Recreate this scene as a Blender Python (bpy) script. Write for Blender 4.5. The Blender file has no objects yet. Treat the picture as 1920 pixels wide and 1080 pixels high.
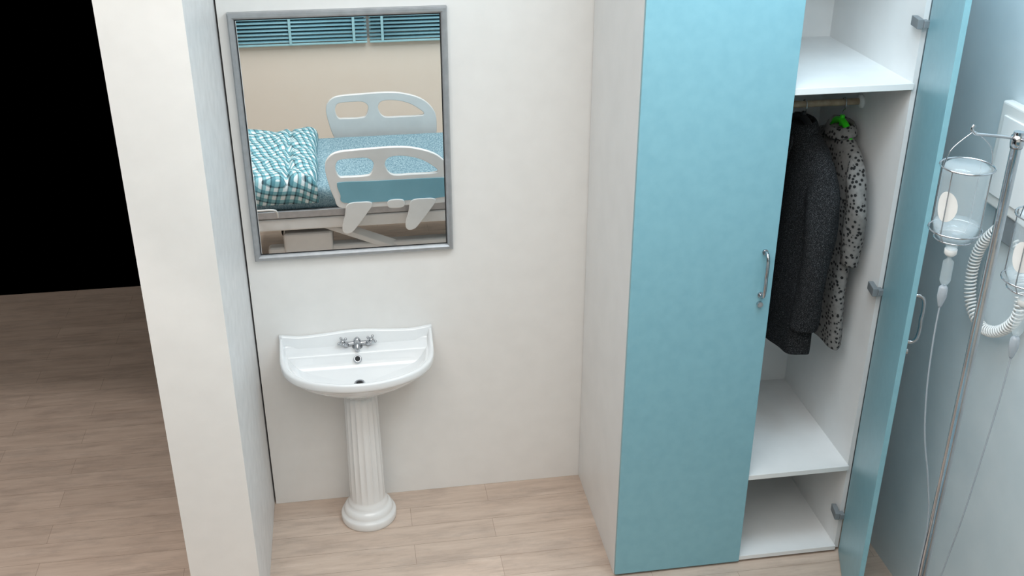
import bpy, bmesh, math, random
from mathutils import Vector, Matrix, noise
random.seed(3)
FZ=-0.025
scene=bpy.context.scene
COL=scene.collection
try:
    scene.view_settings.view_transform='Standard'
    scene.view_settings.look='None'
except Exception: pass

# ---------------- materials ----------------
def srgb(r,g,b):
    def c(v):
        v/=255.0
        return v/12.92 if v<=.04045 else ((v+.055)/1.055)**2.4
    return (c(r),c(g),c(b),1)
def newmat(name):
    m=bpy.data.materials.new(name);m.use_nodes=True
    nt=m.node_tree;b=nt.nodes['Principled BSDF'];return m,nt,b
def N(nt,t,**k):
    n=nt.nodes.new(t)
    for a,v in k.items(): setattr(n,a,v)
    return n
def ramp(nt,src,stops,interp='LINEAR'):
    r=N(nt,'ShaderNodeValToRGB');r.color_ramp.interpolation=interp
    e=r.color_ramp.elements
    while len(e)<len(stops): e.new(.5)
    for i,(p,c) in enumerate(stops): e[i].position=p;e[i].color=c
    nt.links.new(src,r.inputs[0]);return r.outputs[0]
def pos(nt,scale=(1,1,1),rot=(0,0,0),obj=True):
    m=N(nt,'ShaderNodeMapping');m.inputs['Scale'].default_value=scale;m.inputs['Rotation'].default_value=rot
    if obj:
        t=N(nt,'ShaderNodeTexCoord');nt.links.new(t.outputs['Object'],m.inputs[0])
    else:
        t=N(nt,'ShaderNodeNewGeometry');nt.links.new(t.outputs['Position'],m.inputs[0])
    return m.outputs[0]
def noiseT(nt,vec,scale,detail=3,rough=.5):
    n=N(nt,'ShaderNodeTexNoise');n.inputs['Scale'].default_value=scale;n.inputs['Detail'].default_value=detail;n.inputs['Roughness'].default_value=rough
    nt.links.new(vec,n.inputs['Vector']);return n.outputs['Fac']
def bump(nt,b,h,strength=.1,dist=.01):
    n=N(nt,'ShaderNodeBump');n.inputs['Strength'].default_value=strength;n.inputs['Distance'].default_value=dist
    nt.links.new(h,n.inputs['Height']);nt.links.new(n.outputs[0],b.inputs['Normal'])
def mottled(name,c1,c2,scale=6,rough=.5,metal=0,bs=.0,bscale=40,coat=0,spec=.5):
    m,nt,b=newmat(name);v=pos(nt,obj=False)
    f=noiseT(nt,v,scale,4);nt.links.new(ramp(nt,f,[(.3,c1),(.7,c2)]),b.inputs['Base Color'])
    b.inputs['Roughness'].default_value=rough;b.inputs['Metallic'].default_value=metal
    b.inputs['Coat Weight'].default_value=coat;b.inputs['Specular IOR Level'].default_value=spec
    if bs: bump(nt,b,noiseT(nt,v,bscale,4),bs,.003)
    return m
M={}
M['wall']=mottled('painted_plaster',srgb(233,231,228),srgb(237,235,232),11,.5,bs=.05,bscale=50)
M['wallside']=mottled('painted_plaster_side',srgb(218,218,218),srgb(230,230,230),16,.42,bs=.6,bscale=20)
M['wallright']=mottled('glossy_grey_blue_paint',srgb(202,214,219),srgb(213,223,227),5,.30,bs=.1,bscale=50)
M['wallcream']=mottled('cream_paint',srgb(247,238,224),srgb(249,241,228),4,.6)
M['ceil']=mottled('ceiling_paint',srgb(235,235,235),srgb(240,240,240),4,.8)
M['white']=mottled('white_melamine',srgb(230,231,231),srgb(236,237,237),7,.35,bs=.03)
M['blue']=mottled('blue_laminate',srgb(129,177,190),srgb(135,183,195),26,.34,bs=.06,bscale=60)
M['porc']=mottled('porcelain',srgb(232,233,234),srgb(237,238,238),5,.12,coat=.6)
M['ped']=mottled('porcelain_pedestal',srgb(226,225,223),srgb(232,231,229),5,.25,coat=.3)
M['chrome']=mottled('chrome',srgb(178,180,184),srgb(194,196,200),8,.16,metal=1)
M['steel']=mottled('brushed_steel',srgb(168,170,173),srgb(182,184,187),30,.38,metal=.6)
M['dark']=mottled('dark_rubber',srgb(22,22,24),srgb(30,30,32),8,.7)
M['grayp']=mottled('grey_plastic',srgb(116,122,126),srgb(128,134,138),8,.5)
M['wplastic']=mottled('white_plastic',srgb(222,222,220),srgb(230,230,228),8,.35)
M['bedblue']=mottled('bed_blue_plastic',srgb(116,168,184),srgb(122,174,190),8,.4)
M['green']=mottled('green_plastic',srgb(40,200,20),srgb(60,215,30),8,.35)
M['wood']=mottled('rod_wood',srgb(150,128,104),srgb(176,156,132),40,.5)
M['blind']=mottled('blind_slat',srgb(132,184,200),srgb(142,194,208),8,.4)
M['tape']=mottled('blind_tape',srgb(165,215,225),srgb(170,220,230),8,.5)
M['night']=mottled('window_dark_glass',srgb(20,50,60),srgb(26,60,72),3,.1)
m,nt,b=newmat('mirror_glass');b.inputs['Base Color'].default_value=(.97,.975,.975,1);b.inputs['Metallic'].default_value=1;b.inputs['Roughness'].default_value=0.0;M['mirror']=m
m,nt,b=newmat('clear_glass');b.inputs['Base Color'].default_value=(.70,.80,.85,1);b.inputs['Roughness'].default_value=.03
b.inputs['Alpha'].default_value=.26;b.inputs['Specular IOR Level'].default_value=.9;M['glass']=m
m,nt,b=newmat('clear_tube');b.inputs['Base Color'].default_value=(.42,.47,.52,1);b.inputs['Roughness'].default_value=.1;b.inputs['Alpha'].default_value=.8;M['tube']=m
# floor
m,nt,b=newmat('laminate_planks');v=pos(nt,obj=False)
br=N(nt,'ShaderNodeTexBrick');br.inputs['Scale'].default_value=1;br.inputs['Brick Width'].default_value=.95;br.inputs['Row Height'].default_value=.125
br.inputs['Mortar Size'].default_value=.0012;br.inputs['Mortar Smooth'].default_value=.5;br.offset=.37;br.inputs['Bias'].default_value=0
br.inputs['Color1'].default_value=(.0,.0,.0,1);br.inputs['Color2'].default_value=(1,1,1,1);br.inputs['Mortar'].default_value=(.5,.5,.5,1)
nt.links.new(v,br.inputs['Vector'])
g=noiseT(nt,pos(nt,(1.3,13,1),obj=False),2.4,9,.68)
gc=ramp(nt,g,[(.25,srgb(178,157,142)),(.42,srgb(200,179,163)),(.6,srgb(210,190,174)),(.8,srgb(222,204,190))])
g2=noiseT(nt,pos(nt,(1,3.0,1),obj=False),3.2,8,.7)
gc2=ramp(nt,g2,[(.38,(.80,.80,.81,1)),(.52,(1,1,1,1))])
mx=N(nt,'ShaderNodeMix',data_type='RGBA',blend_type='MULTIPLY');mx.inputs[0].default_value=.75
nt.links.new(gc,mx.inputs[6]);nt.links.new(gc2,mx.inputs[7])
pv=ramp(nt,br.outputs['Color'],[(0,(.90,.89,.885,1)),(1,(1,1,1,1))])
mx2=N(nt,'ShaderNodeMix',data_type='RGBA',blend_type='MULTIPLY');mx2.inputs[0].default_value=1
nt.links.new(mx.outputs[2],mx2.inputs[6]);nt.links.new(pv,mx2.inputs[7])
mx3=N(nt,'ShaderNodeMix',data_type='RGBA');nt.links.new(br.outputs['Fac'],mx3.inputs[0]);nt.links.new(mx2.outputs[2],mx3.inputs[6]);mx3.inputs[7].default_value=srgb(156,136,120)
nt.links.new(mx3.outputs[2],b.inputs['Base Color']);b.inputs['Roughness'].default_value=.5
bump(nt,b,g,.15,.002);M['floor']=m
# charcoal tweed
m,nt,b=newmat('charcoal_tweed');v=pos(nt,obj=True)
f=noiseT(nt,v,420,2,.7);c=ramp(nt,f,[(.35,srgb(16,16,18)),(.55,srgb(38,39,41)),(.70,srgb(104,105,107))])
nt.links.new(c,b.inputs['Base Color']);b.inputs['Roughness'].default_value=.95;b.inputs['Specular IOR Level'].default_value=.1;bump(nt,b,f,.4,.002);M['tweed']=m
# dotted fabric
m,nt,b=newmat('spotted_fabric');v=pos(nt,obj=True)
vo=N(nt,'ShaderNodeTexVoronoi');vo.inputs['Scale'].default_value=60;vo.inputs['Randomness'].default_value=.8;nt.links.new(v,vo.inputs['Vector'])
c=ramp(nt,vo.outputs['Distance'],[(0,srgb(16,16,18)),(.31,srgb(18,18,20)),(.38,srgb(112,111,109)),(1,srgb(128,126,124))])
nt.links.new(c,b.inputs['Base Color']);b.inputs['Roughness'].default_value=.9;M['spots']=m
# gingham
m,nt,b=newmat('teal_check_cotton');t=N(nt,'ShaderNodeTexCoord')
def bands(rot,period,duty,off=0):
    mp=N(nt,'ShaderNodeMapping');mp.inputs['Rotation'].default_value=(0,0,rot);nt.links.new(t.outputs['UV'],mp.inputs[0])
    s=N(nt,'ShaderNodeSeparateXYZ');nt.links.new(mp.outputs[0],s.inputs[0])
    out=[]
    for o in (0,1):
        a=N(nt,'ShaderNodeMath',operation='MULTIPLY_ADD');a.inputs[1].default_value=1/period;a.inputs[2].default_value=off+100;nt.links.new(s.outputs[o],a.inputs[0])
        fr=N(nt,'ShaderNodeMath',operation='FRACT');nt.links.new(a.outputs[0],fr.inputs[0])
        l=N(nt,'ShaderNodeMath',operation='LESS_THAN');l.inputs[1].default_value=duty;nt.links.new(fr.outputs[0],l.inputs[0]);out.append(l.outputs[0])
    ad=N(nt,'ShaderNodeMath',operation='ADD');nt.links.new(out[0],ad.inputs[0]);nt.links.new(out[1],ad.inputs[1])
    return ad.outputs[0]
A1=bands(.30,.044,.5);A2=bands(.30,.044,.20,.07)
hv=N(nt,'ShaderNodeMath',operation='MULTIPLY');hv.inputs[1].default_value=.5;nt.links.new(A1,hv.inputs[0])
c1=ramp(nt,hv.outputs[0],[(0,srgb(222,236,240)),(.5,srgb(132,184,194)),(1,srgb(88,146,160))])
h2=N(nt,'ShaderNodeMath',operation='MULTIPLY');h2.inputs[1].default_value=.45;nt.links.new(A2,h2.inputs[0])
mxx=N(nt,'ShaderNodeMix',data_type='RGBA');nt.links.new(h2.outputs[0],mxx.inputs[0]);nt.links.new(c1,mxx.inputs[6]);mxx.inputs[7].default_value=srgb(10,24,38)
nt.links.new(mxx.outputs[2],b.inputs['Base Color']);b.inputs['Roughness'].default_value=.85;M['check']=m
# blanket
m,nt,b=newmat('blue_woven_blanket');v=pos(nt,obj=True)
f=noiseT(nt,pos(nt,(1,.4,1)),130,2,.7);nt.links.new(ramp(nt,f,[(.35,srgb(92,126,140)),(.5,srgb(124,156,168)),(.65,srgb(158,182,191))]),b.inputs['Base Color']);b.inputs['Roughness'].default_value=.9;M['blanket']=m

# ---------------- geometry helpers ----------------
def link(o,parent=None):
    COL.objects.link(o)
    if parent: o.parent=parent
    return o
def empty(name,loc=(0,0,0)):
    e=bpy.data.objects.new(name,None);e.empty_display_size=.1;e.location=loc;COL.objects.link(e);return e
def mesh(name,vs,fs,mat,parent=None,smooth=False,sub=0,bevel=0,loc=(0,0,0),rot=(0,0,0),solid=0):
    me=bpy.data.meshes.new(name);me.from_pydata([tuple(v) for v in vs],[],fs);me.update()
    bm=bmesh.new();bm.from_mesh(me);bmesh.ops.recalc_face_normals(bm,faces=bm.faces);bm.to_mesh(me);bm.free()
    me.materials.append(M[mat] if isinstance(mat,str) else mat)
    if smooth:
        for p in me.polygons: p.use_smooth=True
    o=bpy.data.objects.new(name,me);o.location=loc;o.rotation_euler=rot;link(o,parent)
    if solid: s=o.modifiers.new('s','SOLIDIFY');s.thickness=solid;s.offset=0
    if bevel: s=o.modifiers.new('b','BEVEL');s.width=bevel;s.segments=3;s.limit_method='ANGLE'
    if sub: s=o.modifiers.new('u','SUBSURF');s.levels=sub;s.render_levels=sub
    return o
def box(name,x0,x1,y0,y1,z0,z1,mat,parent=None,bevel=0,**k):
    vs=[(x,y,z) for x in (x0,x1) for y in (y0,y1) for z in (z0,z1)]
    fs=[(0,1,3,2),(4,6,7,5),(0,4,5,1),(2,3,7,6),(0,2,6,4),(1,5,7,3)]
    return mesh(name,vs,fs,mat,parent,bevel=bevel,**k)
def rings(name,rs,mat,parent=None,capa=True,capb=True,closed=False,**k):
    n=len(rs[0]);vs=[v for r in rs for v in r];fs=[]
    for i in range(len(rs)-1):
        for j in range(n): fs.append((i*n+j,i*n+(j+1)%n,(i+1)*n+(j+1)%n,(i+1)*n+j))
    if capa: fs.append(tuple(range(n))[::-1])
    if capb: fs.append(tuple((len(rs)-1)*n+j for j in range(n)))
    return mesh(name,vs,fs,mat,parent,**k)
def lathe(name,prof,mat,parent=None,c=(0,0,0),n=48,smooth=True,**k):
    rs=[[(c[0]+r*math.cos(2*math.pi*j/n),c[1]+r*math.sin(2*math.pi*j/n),c[2]+z) for j in range(n)] for r,z in prof]
    return rings(name,rs,mat,parent,smooth=smooth,**k)
def cr(pts,closed=False,seg=8):
    out=[];n=len(pts);P=[Vector(p) for p in pts]
    rng=range(n if closed else n-1)
    for i in rng:
        if closed: a,b_,c,d=P[(i-1)%n],P[i],P[(i+1)%n],P[(i+2)%n]
        else: a,b_,c,d=P[max(i-1,0)],P[i],P[i+1],P[min(i+2,n-1)]
        for s in range(seg):
            t=s/seg
            out.append(.5*((2*b_)+(c-a)*t+(2*a-5*b_+4*c-d)*t*t+(3*b_-a-3*c+d)*t**3))
    if not closed: out.append(P[-1])
    return out
def tube(name,pts,r,mat,parent=None,smoothpath=True,cyclic=False,seg=8,res=6):
    if smoothpath: pts=cr(pts,cyclic,seg)
    cu=bpy.data.curves.new(name,'CURVE');cu.dimensions='3D';cu.bevel_depth=r;cu.bevel_resolution=res//2;cu.use_fill_caps=True
    sp=cu.splines.new('POLY');sp.points.add(len(pts)-1)
    for i,p in enumerate(pts): sp.points[i].co=(p[0],p[1],p[2],1)
    sp.use_cyclic_u=cyclic
    tmp=bpy.data.objects.new(name+'_c',cu);COL.objects.link(tmp)
    dg=bpy.context.evaluated_depsgraph_get();me=bpy.data.meshes.new_from_object(tmp.evaluated_get(dg))
    bpy.data.objects.remove(tmp);me.materials.clear();me.materials.append(M[mat])
    for p in me.polygons: p.use_smooth=True
    me.name=name;return link(bpy.data.objects.new(name,me),parent)
def plate(name,loops,thick,mat,parent,org,bev=.004):
    """2-D outline loops in (x,z), extruded along y"""
    cu=bpy.data.curves.new(name,'CURVE');cu.dimensions='2D';cu.fill_mode='BOTH';cu.extrude=thick/2;cu.bevel_depth=bev;cu.bevel_resolution=2
    for L in loops:
        pts=cr([(p[0],p[1],0) for p in L],True,6)
        sp=cu.splines.new('POLY');sp.points.add(len(pts)-1)
        for i,p in enumerate(pts): sp.points[i].co=(p[0],p[1],0,1)
        sp.use_cyclic_u=True
    tmp=bpy.data.objects.new(name+'_c',cu);COL.objects.link(tmp)
    dg=bpy.context.evaluated_depsgraph_get();me=bpy.data.meshes.new_from_object(tmp.evaluated_get(dg))
    bpy.data.objects.remove(tmp);me.materials.clear();me.materials.append(M[mat]);me.name=name
    me.transform(Matrix.Rotation(math.pi/2,4,'X'));me.transform(Matrix.Translation(Vector(org)))
    return link(bpy.data.objects.new(name,me),parent)

# ---------------- room ----------------
CH=3.4
box('floor',-4.5,2.52,-4.5,2.37,FZ-.05,FZ,'floor')
box('wall_back',.007,2.52,0,.12,FZ,CH,'wall')
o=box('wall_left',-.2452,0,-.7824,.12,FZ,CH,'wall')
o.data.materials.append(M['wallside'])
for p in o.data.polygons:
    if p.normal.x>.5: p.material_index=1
box('wall_right',2.52,2.64,-4.5,.12,FZ,CH,'wallright')
box('ceiling',-2.2,2.64,-4.62,.12,CH,CH+.05,'ceil')
wx0,wx1,wz0,wz1=-1.0,2.25,.99,2.2
box('wall_front',-2.2,2.52,-4.62,-4.5,FZ,wz0,'wallcream')
box('wall_front_upper',-2.2,2.52,-4.62,-4.5,wz1,CH,'wallcream')
box('wall_front_left',-2.2,wx0,-4.62,-4.5,wz0,wz1,'wallcream')
box('wall_front_right',wx1,2.52,-4.62,-4.5,wz0,wz1,'wallcream')
W=empty('window_1')
box('pane',wx0,wx1,-4.60,-4.59,wz0,wz1,'night',W)
for i,(a,c) in enumerate(((wx0,wx0+.04),(.62,.67),(wx1-.04,wx1))): box('frame_post_%d'%i,a,c,-4.59,-4.55,wz0,wz1,'wplastic',W)
box('frame_bottom',wx0,wx1,-4.588,-4.552,wz0,wz0+.04,'wplastic',W);box('frame_top',wx0,wx1,-4.588,-4.552,wz1-.04,wz1,'wplastic',W)
def blind(name,x0,x1):
    B=empty(name)
    vs=[];fs=[];z=.998;i=0
    while z<2.2:
        for x in (x0,x1):
            for k in range(4):
                t=k/3-.5;vs.append((x,-4.462+t*.026,z+t*-.015+.003*(1-4*t*t)))
        for k in range(3): fs.append((i+k,i+k+1,i+5+k,i+4+k))
        i+=8;z+=.029
    mesh('slats',vs,fs,'blind',B,solid=.0015,smooth=True)
    box('bottom_bar',x0,x1,-4.477,-4.447,.965,.980,'tape',B,bevel=.003)
    box('head_rail',x0,x1,-4.485,-4.44,2.2,2.235,'blind',B,bevel=.003)
    n=4
    for j in range(n):
        x=x0+.10+(x1-x0-.20)*j/(n-1)
        box('tape_%d'%j,x-.010,x+.010,-4.446,-4.443,.97,2.2,'tape',B)
blind('window_blind',-1.02,.635);blind('window_blind.001',.655,2.27)

# ---------------- mirror ----------------
Mi=empty('wall_mirror')
x0,x1,z0,z1=.0419,.8323,1.184,2.161
fw=.024
box('glass',x0+.01,x1-.01,-.018,-.012,z0+.01,z1-.01,'mirror',Mi)
box('back_board',x0+.005,x1-.005,-.012,-.001,z0+.005,z1-.005,'dark',Mi)
out=[(x0,z0),(x1,z0),(x1,z1),(x0,z1)]
prof=[(0,0),(0,-.026),(.005,-.033),(.015,-.033),(fw-.003,-.027),(fw,-.019),(fw,0)]
vs=[];fs=[]
sg=[(1,1),(-1,1),(-1,-1),(1,-1)]
for (cx_,cz_),(sx,sz) in zip(out,sg):
    for d,y in prof: vs.append((cx_+sx*d,y,cz_+sz*d))
k=len(prof)
for i in range(4):
    for j in range(k-1): fs.append((i*k+j,i*k+j+1,((i+1)%4)*k+j+1,((i+1)%4)*k+j))
mesh('frame',vs,fs,'steel',Mi)
vs=[];fs=[]
for (cx_,cz_),(sx,sz) in zip(out,sg):
    for d,y in ((fw-.001,-.0185),(fw+.004,-.0185)): vs.append((cx_+sx*d,y,cz_+sz*d))
for i in range(4): fs.append((i*2,i*2+1,((i+1)%4)*2+1,((i+1)%4)*2))
mesh('gasket',vs,fs,'dark',Mi)

# ---------------- sink ----------------
S=empty('pedestal_sink')
outer=[(.100,-.004),(.100,-.07),(.103,-.14),(.122,-.215),(.166,-.278),(.230,-.323),(.306,-.352),(.365,-.364),(.4175,-.367),(.47,-.364),(.53,-.352),(.605,-.323),(.668,-.278),(.712,-.215),(.730,-.14),(.733,-.07),(.733,-.004)]
oc=cr([(p[0],p[1],0) for p in outer],False,5)
cxs=.4165
front=[Vector((p[0],p[1],0)) for p in oc]
nb=24
back=[Vector((.733-(.633)*(i+1)/(nb+1),-.004,0)) for i in range(nb)]
loop=front+back;n=len(loop)
def inset(d,backd):
    res=[]
    for p in loop:
        sx=(.3165-d)/.3165
        x=cxs+(p.x-cxs)*sx
        y=p.y*( (.37-d)/.37 ) if p.y<-.005 else p.y
        y=min(y,-backd)
        res.append(Vector((x,y,0)))
    return res
RZ0=.782
def zrim(p):
    t=max(0,1-abs(p.y)/.12);return RZ0+.045*t*t*(3-2*t) if abs(p.x-cxs)>.27 else RZ0
R=[]
def sec(L,z): R.append([(p.x,p.y,(z(p) if callable(z) else z)) for p in L])
D=Vector((.4175,-.205,0))
def scaled(s,c,L=None):
    return [Vector((c.x+(p.x-c.x)*s,c.y+(p.y-c.y)*s,0)) for p in (L or loop)]
UC=Vector((.4175,-.15,0))
sec(scaled(.24,UC),.60);sec(scaled(.30,UC),.625);sec(scaled(.52,UC),.655);sec(scaled(.74,UC),.69);sec(scaled(.90,UC),.722)
sec(inset(.016,.004),.740);sec(inset(.004,.004),.745);sec(inset(0,.004),.751);sec(inset(0,.004),lambda p:zrim(p)-.005);sec(inset(.004,.005),zrim)
sec(inset(.016,.010),lambda p:zrim(p)+.001);sec(inset(.021,.016),lambda p:.773)
sec(inset(.026,.076),.769)
sec(inset(.031,.080),.7685)
B0=inset(.034,.084)
sec(B0,.763)
for s,z in ((.965,.748),(.89,.722),(.80,.709),(.70,.703),(.5,.697),(.25,.691),(.06,.689)): sec(scaled(s,D,B0),z)
rings('basin',R,'porc',S,smooth=True,sub=1)
vs=[];fs=[];m_=40
for i in range(m_+1):
    t=i/m_;x=.100+.633*t
    zt=.824+.014*math.exp(-((t-.5)/.2)**2)+.012*max(0,1-min(t,1-t)/.12)
    for y,z in ((-.002,.74),(-.002,zt-.003),(-.006,zt),(-.014,zt-.002),(-.018,zt-.008),(-.022,.78),(-.03,.766)): vs.append((x,y,z))
for i in range(m_):
    for j in range(6): fs.append((i*7+j,i*7+j+1,(i+1)*7+j+1,(i+1)*7+j))
fs.append(tuple(range(7)));fs.append(tuple(m_*7+j for j in range(7)))
mesh('back_upstand',vs,fs,'porc',S,smooth=True)
lathe('drain_ring',[(.0,.003),(.016,.003),(.021,.004),(.023,.0)],'chrome',S,(.4175,-.200,.6905),24,capa=False,capb=False)
lathe('drain_hole',[(.0,.0),(.012,.0)],'dark',S,(.4175,-.200,.6945),24,capa=False,capb=False)
for nm,pf,mt in (('overflow_ring',[(.0095,.004),(.0115,.008),(.0155,.007),(.018,-.008)],'chrome'),('overflow_hole',[(.0001,.006),(.011,.006)],'dark')):
    o=lathe(nm,pf,mt,S,(0,0,0),24,capa=False,capb=False);o.location=(.4155,-.0965,.745);o.rotation_euler=(math.radians(50),0,0)
pr=[(.118,FZ),(.120,FZ+.008),(.120,FZ+.03),(.116,FZ+.038),(.108,FZ+.042),(.106,FZ+.05),(.104,FZ+.062),(.094,FZ+.074),(.088,FZ+.078),(.086,FZ+.088),(.082,FZ+.098),(.077,FZ+.106)]
PC=(.4165,-.145)
nn=144
rs=[]
for r,z in pr: rs.append([(PC[0]+r*math.cos(2*math.pi*j/nn),PC[1]+r*math.sin(2*math.pi*j/nn),z) for j in range(nn)])
for i in range(13):
    t=i/12;z=FZ+.115+t*(.63-FZ-.115);r=.076-.009*t
    dep=.0055*min(1,min(t,1-t)*10)
    rs.append([(PC[0]+(r-dep*abs(math.cos(9*2*math.pi*j/nn))**.5+dep*.5)*math.cos(2*math.pi*j/nn),PC[1]+(r-dep*abs(math.cos(9*2*math.pi*j/nn))**.5+dep*.5)*math.sin(2*math.pi*j/nn),z) for j in range(nn)])
rings('pedestal',rs,'ped',S,smooth=True)
T=S
tx,ty,tz=.418,-.038,.766
lathe('tap_base',[(.024,0),(.024,.004),(.018,.01),(.014,.018),(.016,.026),(.016,.034),(.011,.043),(.007,.048),(.0001,.05)],'chrome',T,(tx,ty,tz),24)
tube('tap_bridge',[(tx-.046,ty,tz+.022),(tx,ty,tz+.022),(tx+.046,ty,tz+.022)],.009,'chrome',T)
tube('tap_spout',[(tx,ty,tz+.028),(tx,ty-.02,tz+.038),(tx,ty-.036,tz+.034),(tx,ty-.046,tz+.022),(tx,ty-.047,tz+.012)],.009,'chrome',T)
for s in (-1,1):
    o=lathe('tap_valve_%s'%('l' if s<0 else 'r'),[(.011,0),(.013,.006),(.011,.016),(.007,.021),(.007,.029),(.010,.032),(.010,.039),(.005,.042),(.0001,.043)],'chrome',T,(0,0,0),20)
    o.location=(tx+s*.042,ty,tz+.016);o.rotation_euler=(math.radians(25),s*math.radians(35),0)
    ax=o.rotation_euler.to_matrix()
    c=Vector(o.location)+ax@Vector((0,0,.036))
    for k,dv in enumerate(((1,0,0),(0,1,0))):
        d=ax@Vector(dv)
        a=c-d*.018;b2=c+d*.018
        tube('tap_cross_%s%d'%('l' if s<0 else 'r',k),[a,b2],.004,'chrome',T,smoothpath=False)
        for q,e in ((a,0),(b2,1)):
            lathe('tap_knob_%s%d%d'%('l' if s<0 else 'r',k,e),[(.0001,-.006),(.0045,-.0045),(.006,0),(.0045,.0045),(.0001,.006)],'chrome',T,tuple(q),12)

# ---------------- wardrobe ----------------
Wd=empty('wardrobe')
X0,X1=1.3927,2.364;WT=2.62;YF=-.686
box('side_left',X0,X0+.018,YF,-.003,FZ,WT,'white',Wd)
box('side_right',X1-.018,X1,YF,-.003,FZ+.015,WT,'white',Wd)
box('divider',1.905,1.923,YF+.004,-.02,.008,WT-.02,'white',Wd)
box('back_panel',X0+.018,X1-.018,-.012,-.004,FZ+.02,WT-.01,'white',Wd)
box('top_panel',X0,X1,YF,-.003,WT,WT+.02,'white',Wd)
box('bottom_panel',X0+.018,X1-.018,YF-.012,-.012,-.012,.008,'white',Wd,bevel=.001)
for i,z in enumerate((.4166,1.9927)):
    box('shelf_%d'%i,1.923,X1-.018,YF-.012,-.012,z-.022,z,'white',Wd,bevel=.001)
box('left_door',X0,1.921,-.7036,-.687,FZ+.012,WT+.02,'blue',Wd,bevel=.0015)
for i,(x,y) in enumerate(((1.86,-.64),(1.955,-.64),(2.28,-.655),(1.45,-.6),(1.45,-.1),(2.3,-.1))):
    lathe('foot_%d'%i,[(.017,FZ),(.022,FZ+.003),(.022,FZ+.012)],'steel',Wd,(x,y,0),20)
RY=-.352;RZ=1.829
tube('hanging_rod',[(1.923,RY,RZ),(2.336,RY,RZ)],.0125,'wood',Wd,smoothpath=False,res=12)
o=lathe('rod_flange',[(.0001,0),(.026,0),(.026,.008),(.018,.014),(.0001,.014)],'wplastic',Wd,(0,0,0),24);o.location=(2.346,RY,RZ);o.rotation_euler=(0,-math.pi/2,0)
def handle(parent,pre,org,nrm,tan=None):
    nv=Vector(nrm);o_=Vector(org)
    P=[o_+Vector((0,0,.085)),o_+nv*.02+Vector((0,0,.086)),o_+nv*.034+Vector((0,0,.07)),o_+nv*.038+Vector((0,0,.03)),o_+nv*.036,o_+nv*.038-Vector((0,0,.03)),o_+nv*.034-Vector((0,0,.07)),o_+nv*.02-Vector((0,0,.086)),o_-Vector((0,0,.085))]
    tube(pre+'handle_grip',P,.0065,'chrome',parent,res=10)
    for s in (-1,1):
        q=o_+Vector((0,0,.085*s))
        tube(pre+'handle_foot_%d'%(s>0),[q,q+nv*.006],.011,'chrome',parent,smoothpath=False,res=10)
    q=o_-Vector((0,0,.122))
    tube(pre+'lock',[q,q+nv*.012],.011,'chrome',parent,smoothpath=False,res=12)
    tube(pre+'lock_core',[q+nv*.012,q+nv*.014],.006,'steel',parent,smoothpath=False,res=12)
handle(Wd,'left_',(1.880,-.7036,1.318),(0,-1,0))
hx,hy=2.357,-.706;fx,fy=2.206,-1.140
dv=Vector((fx-hx,fy-hy,0));dv.normalize();nv=Vector((-dv.y,dv.x,0))
if nv.x<0: nv=-nv
vs=[]
for (a,b_) in ((Vector((hx,hy,0)),0),(Vector((fx,fy,0)),0)):
    for off in (0,.018):
        for z in (FZ+.012,WT+.02):
            q=a+nv*off;vs.append((q.x,q.y,z))
fs=[(0,1,3,2),(4,6,7,5),(0,4,5,1),(2,3,7,6),(0,2,6,4),(1,5,7,3)]
mesh('open_door',vs,fs,'blue',Wd,bevel=.0015)
hp=Vector((fx,fy,1.318))-dv*.04+nv*.018
handle(Wd,'open_',tuple(hp),tuple(nv))
for i,z in enumerate((2.195,1.207,.172)):
    o=box('hinge_%d'%i,-.034,.034,-.010,.010,-.016,.016,'grayp',Wd,bevel=.002);o.location=(2.332,-.676,z);o.rotation_euler=(0,0,math.radians(80))
    box('hinge_arm_%d'%i,2.336,2.356,-.716,-.688,z-.012,z+.012,'grayp',Wd,bevel=.002)

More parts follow.
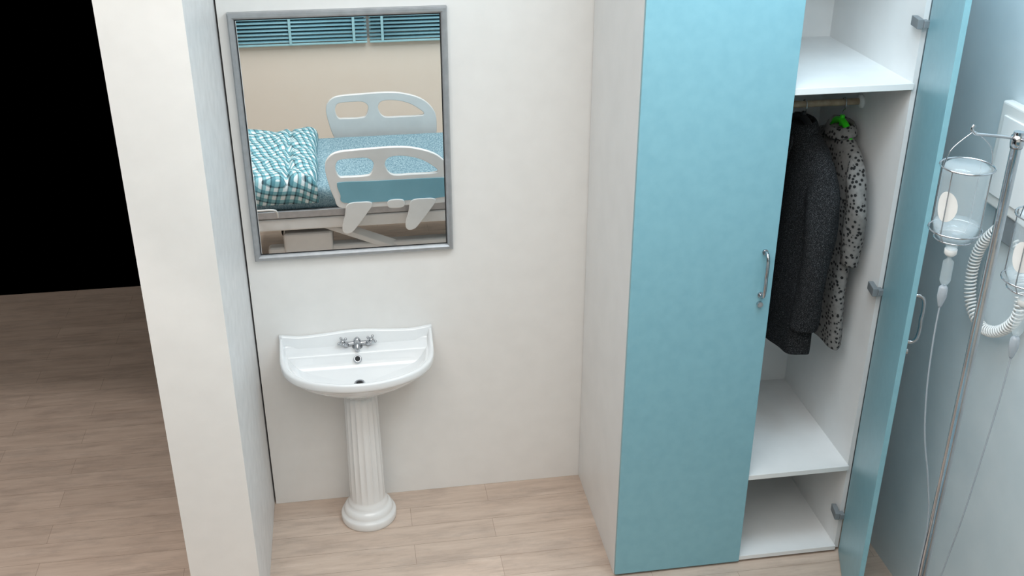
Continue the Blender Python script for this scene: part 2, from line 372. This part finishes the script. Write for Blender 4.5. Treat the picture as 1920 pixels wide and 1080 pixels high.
# ---------------- garments ----------------
def garment(name,x,mat,hmat,ztop,length,hw,thick,sl,seed,tilt=0,hook=RZ,lap=True):
    G=empty(name,(x,RY,0))
    G.rotation_euler=(0,0,tilt)
    nseg=56;R=[]
    prof=[(0,.045,.035),(.012,.06,.045),(.03,.10,.052),(.055,.155,.06),(.085,.19,.066),(.13,.205,.07),(.22,.200,.072),(.36,.195,.070),(.52,.200,.070),(.68,.210,.072),(.84,.218,.074),(.96,.222,.076),(1.0,.222,.076),(1.0,.21,.068),(.97,.2,.06)]
    sc=hw/.22
    fine=[]
    for i in range(len(prof)-1):
        for s in range(3):
            t=s/3;fine.append(tuple(prof[i][k]*(1-t)+prof[i+1][k]*t for k in range(3)))
    fine.append(prof[-1])
    for (t,w,d) in fine:
        z=ztop-t*length;ring=[]
        for j in range(nseg):
            a=2*math.pi*j/nseg
            cy,sx=math.cos(a),math.sin(a)
            yy=w*sc*math.copysign(abs(cy)**.8,cy);xx=d*thick/.075*math.copysign(abs(sx)**.9,sx)
            f=1+min(1,t*1.6)*(.12*math.sin(3*a+seed+t*1.5)+.10*math.sin(7*a+seed*2.3-t*2))
            nzv=noise.noise(Vector((yy*6+seed,z*4,xx*6)))*.010*min(1,t*3)
            ring.append((xx*f+nzv,yy*(1+.03*math.sin(5*a+seed)*t),z+ (.008*math.sin(2*a+seed)*t)))
        R.append(ring)
    rings('body',R,mat,G,smooth=True,sub=1,capa=True,capb=False)
    for s in (-1,1):
        R=[];ns=24;K=22
        for i in range(K+1):
            t=i/K
            yc=s*(hw*.80+ .045*min(1,t*2.5)+.012*math.sin(t*2.6)-.02*t);zc=ztop-.075*length-.01-t*sl
            rx=(.052-.008*t)*(.55+.45*min(1,t*6)) *thick/.062; ry=(.058-.010*t)*(.55+.45*min(1,t*6))
            ring=[]
            for j in range(ns):
                a=2*math.pi*j/ns
                w=1+.07*math.sin(2*a+9*t+seed)+.10*noise.noise(Vector((math.cos(a)*1.5,math.sin(a)*1.5+seed,t*7)))
                ring.append((rx*w*math.sin(a)+.008*math.sin(t*3+seed),yc+ry*w*math.cos(a),zc+(.02*math.cos(a)*-s*(1-t))))
            R.append(ring)
        R.append([(v[0]*.82,yc+(v[1]-yc)*.82,v[2]+.012) for v in R[-1]])
        rings('sleeve_%s'%('near' if s<0 else 'far'),R,mat,G,smooth=True,sub=1,capb=False)
    R=[]
    for j in range(33):
        a=2*math.pi*j/32
        c_,s_=math.cos(a),math.sin(a)
        z=ztop+.012-(.02*(s_<0)*abs(s_))
        R.append([( (.034)*s_,.058*c_,z-.004),((.038)*s_,.066*c_,z+.014),((.046)*s_,.078*c_,z+.010),((.056)*s_,.100*c_,z-.028),((.052)*s_,.092*c_,z-.03),((.038)*s_,.066*c_,z-.002)])
    vs=[v for r in R for v in r];k=6;fs=[]
    for i in range(32):
        for j in range(k): fs.append((i*k+j,i*k+(j+1)%k,(i+1)*k+(j+1)%k,(i+1)*k+j))
    mesh('collar',vs,fs,mat,G,smooth=True,sub=1)
    if lap:
        for s in (-1,1):
            L=[(-.071,.085*s,ztop-.015),(-.082,.03*s,ztop-.06),(-.084,.006*s,ztop-.26),(-.086,.014*s,ztop-.27),(-.086,.075*s,ztop-.13),(-.078,.1*s,ztop-.05)]
            mesh('lapel_%s'%('a' if s<0 else 'b'),[(v[0]*thick/.07,v[1],v[2]) for v in L],[tuple(range(6))],mat,G,solid=.006)
    tube('hanger_hook',[(0,0,ztop+.0),(0,0,hook-.035),(0,-.014,hook-.022),(0,-.018,hook),(0,-.010,hook+.014),(0,.004,hook+.0165),(0,.016,hook+.006),(0,.018,hook-.004)],.0022,'chrome',G)
    A=[(0,0,ztop+.024),(0,-.035,ztop+.016),(0,-.06,ztop+.002),(0,-.085,ztop-.03),(0,-.12,ztop-.07)]
    for s in (-1,1): tube('hanger_arm_%s'%('a' if s<0 else 'b'),[(p[0],p[1]*s,p[2]) for p in A],.013,hmat,G)
    tube('hanger_neck',[(0,0,ztop+.005),(0,0,ztop+.045)],.009,hmat,G,smoothpath=False)
    return G
garment('dark_coat',2.122,'tweed','dark',1.755,.87,.245,.074,.68,1.3,math.radians(2))
garment('spotted_coat',2.277,'spots','green',1.735,.83,.230,.046,.40,4.1,math.radians(-1),lap=False)

# ---------------- bed ----------------
Bd=empty('hospital_bed')
bx0,bx1=-.34,1.86;yn,yf=-2.16,-3.14
def softbox(name,x0,x1,y0,y1,z0,z1,mat,nx=60,ny=40,f=None,rad=.03,uv=False):
    vs=[];fs=[]
    for i in range(nx+1):
        for j in range(ny+1):
            u=i/nx;v=j/ny;x=x0+(x1-x0)*u;y=y0+(y1-y0)*v
            dx=min(x-x0,x1-x);dy=min(y-y0,y1-y);d=min(dx,dy)
            z=z1 - (rad-math.sqrt(max(0,rad*rad-(rad-min(d,rad))**2)) if d<rad else 0)
            if f: z+=f(x,y,d)
            if uv: x+=.012*noise.noise(Vector((y*7,z*5,2)))*(1 if x>x0+.3 else 0)
            vs.append((x,y,z))
    m_=ny+1
    for i in range(nx):
        for j in range(ny): fs.append((i*m_+j,(i+1)*m_+j,(i+1)*m_+j+1,i*m_+j+1))
    rim=[i*m_ for i in range(nx+1)]+[nx*m_+j for j in range(1,ny+1)]+[i*m_+ny for i in range(nx-1,-1,-1)]+[j for j in range(ny-1,0,-1)]
    b0=len(vs)
    for r in rim: vs.append((vs[r][0],vs[r][1],z0))
    L=len(rim)
    for k in range(L): fs.append((rim[k],rim[(k+1)%L],b0+(k+1)%L,b0+k))
    fs.append(tuple(b0+k for k in range(L)))
    o=mesh(name,vs,fs,mat,Bd,smooth=True)
    if uv:
        me=o.data;ul=me.uv_layers.new(name='UVMap')
        for lp in me.loops:
            c=me.vertices[lp.vertex_index].co;w_=.03*noise.noise(Vector((c.x*5,c.y*5,7)));ul.data[lp.index].uv=(c.x+w_,c.y+(c.z-z1)*.9+w_)
    return o
softbox('mattress',bx0+.03,bx1-.03,yf+.01,yn-.01,.53,.655,'blanket',rad=.03)
def duv(x,y,d):
    return .020*noise.noise(Vector((x*4,y*4,3)))+.018*math.sin(min(1,d/.12)*math.pi/2)-.024*math.exp(-((x-.06)/.018)**2)+.018*noise.noise(Vector((x*11,y*11,1)))
softbox('folded_duvet',-.30,.235,yf-.01,yn+.02,.575,.725,'check',70,110,duv,.05,uv=True)
softbox('pillow',1.35,1.78,yf+.15,yn-.15,.65,.76,'blanket',30,40,lambda x,y,d:.02*math.sin(min(1,d/.15)*1.57),.06)
box('platform',bx0,bx1,yf,yn,.505,.53,'dark',Bd)
box('side_rail_steel',bx0,bx1,yn-.005,yn+.02,.485,.53,'steel',Bd,bevel=.004)
for nme,y in (('near',yn-.02),('far',yf+.02)):
    box('frame_beam_'+nme,bx0,bx1,y-.03,y+.03,.40,.475,'wplastic',Bd,bevel=.01)
for i,x in enumerate((bx0+.15,.75,bx1-.15)): box('cross_%d'%i,x-.03,x+.03,yf+.02,yn-.02,.41,.46,'wplastic',Bd)
for i,x in enumerate((.15,1.35)):
    box('lift_column_%d'%i,x-.10,x+.10,-2.80,-2.50,.17,.44,'wplastic',Bd,bevel=.02)
    mesh('lift_arm_%d'%i,[(x+.1,-2.25,.36),(x+.18,-2.25,.36),(x+.55,-2.25,.20),(x+.47,-2.25,.20),(x+.1,-2.28,.40),(x+.18,-2.28,.40),(x+.55,-2.28,.24),(x+.47,-2.28,.24)],[(0,1,2,3),(4,5,6,7),(0,1,5,4),(3,2,6,7),(1,2,6,5),(0,3,7,4)],'wplastic',Bd,bevel=.004)
box('base_frame_near',-.1,1.65,-2.34,-2.26,.14,.24,'wplastic',Bd,bevel=.02)
box('base_frame_far',-.1,1.65,-3.04,-2.96,.14,.24,'wplastic',Bd,bevel=.02)
box('base_cross_a',.0,.30,-3.04,-2.24,.15,.34,'wplastic',Bd,bevel=.02);box('base_cross_b',1.3,1.55,-3.04,-2.26,.15,.22,'wplastic',Bd,bevel=.02)
for i,(x,y) in enumerate(((0,-2.3),(1.5,-2.3),(0,-3.0),(1.5,-3.0))):
    o=lathe('castor_%d'%i,[(.0001,-.02),(.05,-.02),(.062,-.01),(.062,.01),(.05,.02),(.0001,.02)],'dark',Bd,(0,0,0),28);o.rotation_euler=(math.pi/2,0,0);o.location=(x,y,FZ+.062)
    box('castor_fork_%d'%i,x-.02,x+.02,y-.03,y+.03,FZ+.09,.15,'grayp',Bd,bevel=.005)
def siderail(pre,ox,y,oz,side):
    k=.94
    O=[(.08,0),(.04,.07),(.015,.16),(0,.27),(.02,.33),(.075,.365),(.2,.375),(.42,.38),(.55,.36),(.66,.31),(.73,.22),(.74,.12),(.73,.04),(.69,.0),(.5,-.005),(.3,-.005)]
    H1=[(.055,.25),(.06,.30),(.09,.325),(.18,.33),(.25,.325),(.285,.285),(.265,.215),(.22,.20),(.12,.2),(.075,.205)]
    H2=[(.345,.26),(.355,.31),(.40,.33),(.48,.325),(.57,.295),(.65,.235),(.66,.205),(.62,.195),(.5,.195),(.385,.2)]
    P=[(.095,.035),(.075,.09),(.06,.155),(.09,.172),(.3,.168),(.69,.165),(.705,.14),(.70,.06),(.68,.035),(.45,.028),(.3,.028)]
    sc=lambda L:[(a,b*k) for a,b in L]
    plate(pre+'_shell',[sc(O),sc(H1),sc(H2)],.022,'wplastic',Bd,(ox,y,oz))
    plate(pre+'_panel',[sc(P)],.004,'bedblue',Bd,(ox,y+side*.016,oz),.001)
    plate(pre+'_latch',[[(.36,-.01),(.36,.03),(.44,.03),(.44,-.01)]],.012,'wplastic',Bd,(ox,y+side*.02,oz),.003)
    for j,a in enumerate((.17,.55)):
        plate(pre+'_arm_%d'%j,[[(a-.055,.02),(a+.02,.03),(a+.085,.02),(a+.05,-.04),(a+.0,-.105),(a-.045,-.155),(a-.085,-.160),(a-.095,-.125),(a-.075,-.05)]],.014,'wplastic',Bd,(ox,y-side*.012+side*.03,oz),.004)
siderail('near_rail_a',.295,-2.10,.555,1);siderail('near_rail_b',1.08,-2.10,.555,1)
siderail('far_rail_a',.305,-3.21,.565,-1);siderail('far_rail_b',1.10,-3.21,.565,-1)
for pre,x in (('foot',bx0-.03),('head',bx1+.03)):
    box(pre+'board',x-.02,x+.02,yf+.02,yn-.02,.45,.98,'wplastic',Bd,bevel=.018)
    box(pre+'board_panel',x-.024,x+.024,yf+.12,yn-.12,.55,.85,'bedblue',Bd,bevel=.01)
tube('duvet_holder',[(-.14,-2.13,.50),(-.14,-2.11,.55),(-.10,-2.10,.56),(-.02,-2.10,.555),(-.01,-2.13,.50)],.006,'wplastic',Bd)

# ---------------- IV stand ----------------
IV=empty('iv_drip_stand')
px,py=2.0,-1.80
tube('pole',[(px,py,FZ+.09),(px,py,2.20)],.0125,'chrome',IV,smoothpath=False,res=12)
lathe('pole_cap',[(.014,0),(.016,.01),(.016,.03),(.008,.036),(.0001,.037)],'chrome',IV,(px,py,2.16),20)
tube('lower_sleeve',[(px,py,FZ+.08),(px,py,.75)],.016,'chrome',IV,smoothpath=False,res=12)
lathe('hub',[(.02,0),(.045,.005),(.045,.03),(.02,.05)],'grayp',IV,(px,py,FZ+.06),24)
for i in range(5):
    a=i*2*math.pi/5+.3;c_,s_=math.cos(a),math.sin(a)
    tube('leg_%d'%i,[(px+.03*c_,py+.03*s_,FZ+.08),(px+.15*c_,py+.15*s_,FZ+.075),(px+.27*c_,py+.27*s_,FZ+.055)],.012,'chrome',IV)
    o=lathe('wheel_%d'%i,[(.0001,-.01),(.02,-.01),(.025,-.005),(.025,.005),(.02,.01),(.0001,.01)],'dark',IV,(0,0,0),20);o.rotation_euler=(math.pi/2,0,a);o.location=(px+.27*c_,py+.27*s_,FZ+.025)
def hook(pre,dx,dy,dz=.0):
    L=math.hypot(dx,dy);ux,uy=dx/L,dy/L
    z=2.185+dz
    P=[(px,py,z-.002),(px+dx*.5,py+dy*.5,z+.008),(px+dx-.012*ux,py+dy-.012*uy,z+.014),(px+dx,py+dy,z+.018),(px+dx+.008*ux,py+dy+.008*uy,z+.028),(px+dx+.004*ux,py+dy+.004*uy,z+.038)]
    tube(pre,P,.0038,'chrome',IV)
hook('hook_a',-.115,.0);hook('hook_b',.0,-.15);hook('hook_c',.115,.0)
def bottle(pre,x,y,zt):
    lathe(pre+'_glass',[(.0001,0),(.046,.0),(.053,-.006),(.054,-.03),(.054,-.15),(.050,-.172),(.036,-.190),(.018,-.200),(.014,-.206),(.014,-.222),(.0001,-.224)],'glass',IV,(x,y,zt),40)
    lathe(pre+'_stopper',[(.0001,0),(.015,0),(.015,-.012),(.010,-.018),(.0001,-.018)],'wplastic',IV,(x,y,zt-.218),20)
    for nme,z,r in (('ring_top',-.004,.062),('ring_low',-.165,.062)):
        tube(pre+nme,[(x+r*math.cos(t*math.pi/12),y+r*math.sin(t*math.pi/12),zt+z) for t in range(24)],.0022,'chrome',IV,smoothpath=False,cyclic=True)
    tube(pre+'ring_bot',[(x+.046*math.cos(t*math.pi/12),y+.046*math.sin(t*math.pi/12),zt-.188) for t in range(24)],.0018,'chrome',IV,smoothpath=False,cyclic=True)
    for i in range(4):
        a=i*math.pi/2+.5
        tube(pre+'wire_%d'%i,[(x+.062*math.cos(a),y+.062*math.sin(a),zt-.004),(x+.062*math.cos(a),y+.062*math.sin(a),zt-.165),(x+.046*math.cos(a),y+.046*math.sin(a),zt-.188)],.0016,'chrome',IV,smoothpath=False)
    tube(pre+'bail',[(x-.062,y,zt-.004),(x-.05,y,zt+.04),(x-.01,y,zt+.076),(x,y,zt+.080),(x+.01,y,zt+.076),(x+.05,y,zt+.04),(x+.062,y,zt-.004)],.0013,'chrome',IV)
    R_=.0555;vs=[];fs=[];n1=24
    a0=math.radians(205)
    vs.append((x+R_*math.cos(a0),y+R_*math.sin(a0),zt-.095))
    for ring_ in (.5,1):
        for j in range(n1):
            t=2*math.pi*j/n1;aa=a0+ring_*.5*math.cos(t);vs.append((x+R_*math.cos(aa),y+R_*math.sin(aa),zt-.095+ring_*.038*math.sin(t)))
    for j in range(n1):
        fs.append((0,1+j,1+(j+1)%n1));fs.append((1+j,1+n1+j,1+n1+(j+1)%n1,1+(j+1)%n1))
    mesh(pre+'_label',vs,fs,'wplastic',IV,smooth=True)
    lathe(pre+'_liquid',[(.0001,0),(.051,0),(.051,-.01),(.047,-.022),(.034,-.038),(.0001,-.045)],'glass',IV,(x,y,zt-.148),32)
    lathe(pre+'_drip',[(.0001,0),(.004,0),(.006,-.008),(.013,-.014),(.0135,-.065),(.010,-.074),(.004,-.08),(.0001,-.08)],'glass',IV,(x,y,zt-.238),24)
    lathe(pre+'_clamp',[(.006,0),(.011,-.006),(.012,-.03),(.006,-.055),(.004,-.06)],'tube',IV,(x,y,zt-.318),16)
bottle('bottle_a',1.885,-1.80,2.125)
bottle('bottle_b',2.0,-1.955,2.055)
tube('tube_a',[(1.885,-1.8,1.75),(1.886,-1.8,1.65),(1.896,-1.8,1.5),(1.918,-1.8,1.35),(1.955,-1.8,1.2),(1.982,-1.8,1.05),(1.985,-1.8,.85),(1.98,-1.82,.6),(1.982,-1.81,.3)],.0022,'tube',IV)
tube('tube_b',[(2.0,-1.955,1.68),(2.0,-1.95,1.55),(2.003,-1.93,1.35),(2.012,-1.9,1.15),(2.022,-1.86,.95),(2.025,-1.82,.7),(2.018,-1.80,.4)],.0022,'tube',IV)

# ---------------- wall mounted blood pressure unit ----------------
Wb=empty('wall_blood_pressure_monitor')
box('housing',2.482,2.518,-1.30,-1.0,1.68,2.02,'wplastic',Wb,bevel=.008)
box('face',2.476,2.483,-1.27,-1.03,1.72,1.98,'white',Wb,bevel=.003)
box('bracket',2.488,2.519,-1.24,-1.07,1.59,1.69,'grayp',Wb,bevel=.004)
path=cr([(2.49,-1.11,1.63),(2.48,-1.05,1.54),(2.48,-1.03,1.43),(2.48,-1.06,1.33),(2.48,-1.15,1.285),(2.48,-1.25,1.33),(2.48,-1.31,1.43),(2.48,-1.27,1.56),(2.49,-1.22,1.63)],False,40)
hel=[];acc=0
for i,p in enumerate(path):
    a=path[max(i-1,0)];c=path[min(i+1,len(path)-1)];tg=(c-a).normalized();sd=Vector((1,0,0));up=tg.cross(sd).normalized()
    if i: acc+=(p-path[i-1]).length
    hel.append((p,sd,up,acc))
pts=[];tot=hel[-1][3];turns=tot/.0135;K=int(turns*10);j=0
for k in range(K+1):
    s=tot*k/K
    while j<len(hel)-2 and hel[j+1][3]<s: j+=1
    a=hel[j];b_=hel[j+1];t=(s-a[3])/max(1e-6,b_[3]-a[3])
    p=a[0].lerp(b_[0],t);u=a[2].lerp(b_[2],t);ph=s/.0135*2*math.pi
    pts.append(p+a[1]*.017*math.cos(ph)+u*.017*math.sin(ph))
tube('coiled_hose',pts,.0034,'wplastic',Wb,smoothpath=False,res=4)

# ---------------- lights ----------------
def area(name,loc,size,sy,e,col=(1,1,1),rot=(0,0,0)):
    L=bpy.data.lights.new(name,'AREA');L.shape='RECTANGLE';L.size=size;L.size_y=sy;L.energy=e;L.color=col
    o=bpy.data.objects.new(name,L);o.location=loc;o.rotation_euler=rot;COL.objects.link(o);return o
area('ceiling_light',(.55,-2.6,3.37),2.6,2.6,84,(1,.98,.955))
area('door_cool_fill',(1.85,-1.35,3.37),.9,.7,27,(.66,.87,1))  # added cool fill, brightens and tints the upper wardrobe doors; no real fixture
L=bpy.data.lights.new('left_floor_spot_fill','SPOT');L.energy=125;L.spot_size=math.radians(82);L.spot_blend=.08;L.shadow_soft_size=.08;L.color=(1,.96,.93)  # added spot without a real fixture; cone edge imitates the left floor's shadow boundary
o=bpy.data.objects.new('left_floor_spot_fill',L);o.location=(-1.5,-1.25,3.3);o.rotation_euler=(math.radians(-4),0,0);COL.objects.link(o)
L=bpy.data.lights.new('far_floor_fill','POINT');L.energy=48;L.shadow_soft_size=.3;L.color=(1,.95,.9)  # added unseen fill that lifts the dark far end of the left floor
o=bpy.data.objects.new('far_floor_fill',L);o.location=(-2.4,1.6,3.0);COL.objects.link(o)
w=bpy.data.worlds.new('world');scene.world=w;w.use_nodes=True
w.node_tree.nodes['Background'].inputs[0].default_value=(0,0,0,1);w.node_tree.nodes['Background'].inputs[1].default_value=0

# ---------------- camera ----------------
cd=bpy.data.cameras.new('camera');cam=bpy.data.objects.new('camera',cd);COL.objects.link(cam)
cd.sensor_width=36;cd.lens=2017.74/1920*36;cam.location=(.4461,-4.0073,3.0)
cam.rotation_euler=(math.pi/2-.4631,0,-.1565);cd.clip_start=.05
scene.camera=cam
